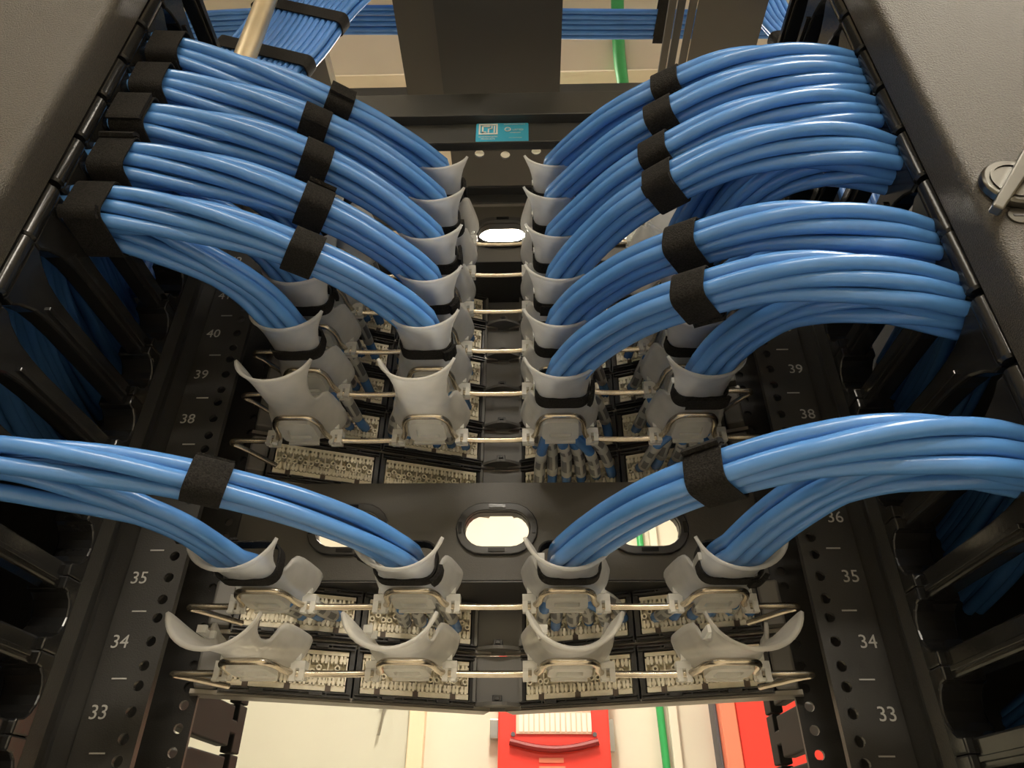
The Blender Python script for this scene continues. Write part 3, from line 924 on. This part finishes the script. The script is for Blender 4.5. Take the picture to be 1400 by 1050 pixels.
    if s < 0 and inner and k > 1:
        c, t = at_x(-.250)
        loop_band('hook_and_loop_tie', c + Vector((0, .0094, 0)), (-1, -.05, 0), D*2 + .0036, D*1.5 + .0028, .024, .0012,
                  'black tie at the left fingers, bundle of the %s' % barname(k), 'cable tie', 'ties at the left fingers')
    return centre

for k in (5, 6, 7, 8, 9):
    bundle(k, 'il'); bundle(k, 'ol')
for k in (4, 5, 6, 7, 8, 9):
    bundle(k, 'ir')
for k in (4, 5, 6, 7):
    bundle(k, 'or')
bundle(1, 'il', 4); bundle(1, 'ol', 3); bundle(1, 'ir'); bundle(1, 'or')

# ------------------------------------------------------------------ overhead: trays, bundles, conduit
TZ = 2.20
def holed_tray(x0, x1, y0, y1, z, holes, r):
    """flat strip with a row of round holes across at given (x, y)"""
    mb = MB()
    ya = min(h[1] for h in holes) - .02; yb = max(h[1] for h in holes) + .02
    mb.box((x0, y0, z), (x1, ya, z + .003)); mb.box((x0, yb, z), (x1, y1, z + .003))
    hs = sorted(holes)
    ed = [x0] + [(hs[i][0] + hs[i+1][0])/2 for i in range(len(hs) - 1)] + [x1]
    for i, (hx_, hy_) in enumerate(hs):
        inner = [(hx_ + r*math.cos(a*math.pi/8 + math.pi/4), hy_ + r*math.sin(a*math.pi/8 + math.pi/4)) for a in range(16)]
        outer = []
        cs = [(ed[i+1], yb), (ed[i], yb), (ed[i], ya), (ed[i+1], ya)]
        for a in range(16):
            q0, q1, t = cs[a // 4], cs[(a // 4 + 1) % 4], (a % 4) / 4
            outer.append((q0[0] + (q1[0] - q0[0])*t, q0[1] + (q1[1] - q0[1])*t))
        mb.ring(outer, inner, XY(z), 0, .003)
    return mb
t = empty('cable_tray', (0, 0, TZ)); tag(t, 'wide dark overhead tray with round holes above the crossbar centre', 'tray')
holed_tray(-.075, .070, -.75, .235, 0, [(-.036, .128), (-.001, .131), (.041, .126)], .0066).build('tray_base', M_rack2, t)
MB().box((-.121, -.75, .004), (-.0755, .055, .007)).build('tray_flange', M_plate, t)
MB().box((.0675, -.75, .0035), (.070, .235, .05)).build('tray_wall', M_rack2, t)
TZ2 = 2.30
t = empty('cable_tray', (.264, 0, TZ2)); tag(t, 'dark overhead tray with ridged edges on the right', 'tray')
MB().box((-.018, -.75, 0), (.069, .20, .003)).build('tray_base', M_plate, t)
for i, x in enumerate((-.055, -.043, -.029, -.022)):
    MB().box((x, -.75, .001 + .002*(i % 2)), (x + (.010 if i < 3 else .003), .20, .006 + .004*(i % 2))).build('tray_rib', M_rack2 if i % 2 else M_plate, t, bevel=.0015)
t = empty('cable_tray', (-.285, 0, TZ2)); tag(t, 'dark overhead tray with a bright edge on the left', 'tray')
MB().box((-.030, .045, 0), (.042, .16, .003)).build('tray_base', M_plate, t)
MB().box((.0422, .020, -.001), (.0458, .16, .014)).build('tray_edge', M_chrome, t)

# cables crossing above the trays
yy = -.02
for i in range(20):
    gap = .018 if i in (14,) else 0
    yy += .0092 + gap
    z = 2.600 + random.uniform(-.002, .002)
    pts = catmull([(-1.6, yy + .03, z), (-.7, yy + .012, z), (-.3, yy + random.uniform(-.002, .002), z), (.1, yy + .016, z), (.36, yy + .022 + random.uniform(-.002, .002), z), (.8, yy + .03, z), (1.6, yy + .05, z)], 4)
    o = Vector(pts[0])
    cbx = tag(MB().tube([p - o for p in pts], .0045, 8).build('overhead_cable', M_bluefar, smooth=True), 'blue cable crossing overhead above the trays', 'cable', 'blue cables crossing above the trays')
    cbx.location = o
e = loop_band('hook_and_loop_tie', (.262, .165, 2.600), (1, .04, 0), .034, .0065, .022, .0015, 'black fabric tie on the overhead cables, right of centre tray', 'cable tie')
t = empty('cable_ladder', (0, .08, 2.61)); tag(t, 'overhead ladder rack carrying the crossing blue cables', 'ladder rack')
MB().box((-1.6, -.22, 0), (1.6, -.205, .03)).build('stringer', M_rack2, t); MB().box((-1.6, .235, 0), (1.6, .25, .03)).build('stringer', M_rack2, t)
for x in (-1.2, -.8, .8, 1.2):
    MB().box((x - .01, -.204, .0), (x + .01, .234, .012)).build('rung', M_rack2, t)

# slanting drop bundles into the managers
def drop(s, lab, ctr, n, tilt, straps):
    A, B_ = Vector(ctr[0]), Vector(ctr[1])
    T = (B_ - A).normalized()
    side = T.cross(Vector((0, 1, 0))).normalized()
    for i in range(n):
        for lay in (0, 1):
            a = (i - (n-1)/2)*.0088 + lay*.0044
            bow = .012*math.sin(i*1.3)*.2
            p0 = A + side*a + Vector((0, lay*.0078, 0))
            p3 = B_ + side*a*.9 + Vector((0, lay*.0078, 0))
            m_ = (p0 + p3)/2 + Vector((s*-.006, 0, .004 + bow))
            pts = catmull([p0 - T*.35 + Vector((-s*.03, .03, 0)), p0, m_, p3, p3 + T*.12 + Vector((-s*.02, 0, -.05)), p3 + T*.16 + Vector((-s*.035, 0, -.16))], 5)
            o = Vector(pts[0])
            c_ = tag(MB().tube([p - o for p in pts], .0043, 8).build('overhead_cable', M_bluefar, smooth=True), lab, 'cable', lab)
            c_.location = o
    for f in straps:
        c = A + (B_ - A)*f + Vector((0, .004, 0))
        e = empty('hook_and_loop_tie', c); tag(e, 'black fabric tie %s on the slanting bundle at top %s' % ('high up' if f < .5 else 'low down', 'left' if s < 0 else 'right'), 'cable tie')
        hw = n*.0044 + .0065; po = round_poly([(-hw, -.011), (hw, -.011), (hw, .011), (-hw, .011)], .009, 5)
        pi = [(a*.97, b*.86) for a, b in po]
        MB().ring(po, pi, lambda a, b, t_: side*a + Vector((0, 1, 0))*b + T*(t_ + .10*a), -.011, .011).build('strap', M_velcro, e, smooth='auto')
drop(-1, 'blue cable in the slanting bundle at the top left', ((-.270, .018, 2.400), (-.338, .018, 2.175)), 15, 0, (.16, .60))
drop(1, 'blue cable in the slanting bundle at the top right', ((.370, .05, 2.45), (.400, .05, 2.30)), 6, 0, (.8,))
cp = [(-.302, -.026, 2.042), (-.302, -.026, 2.5), (-.302, -.026, 2.99)]
tag(MB().tube(cp, .0125, 20).build('conduit', M_pipe, smooth='auto'), 'vertical galvanised conduit at the top left', 'pipe')
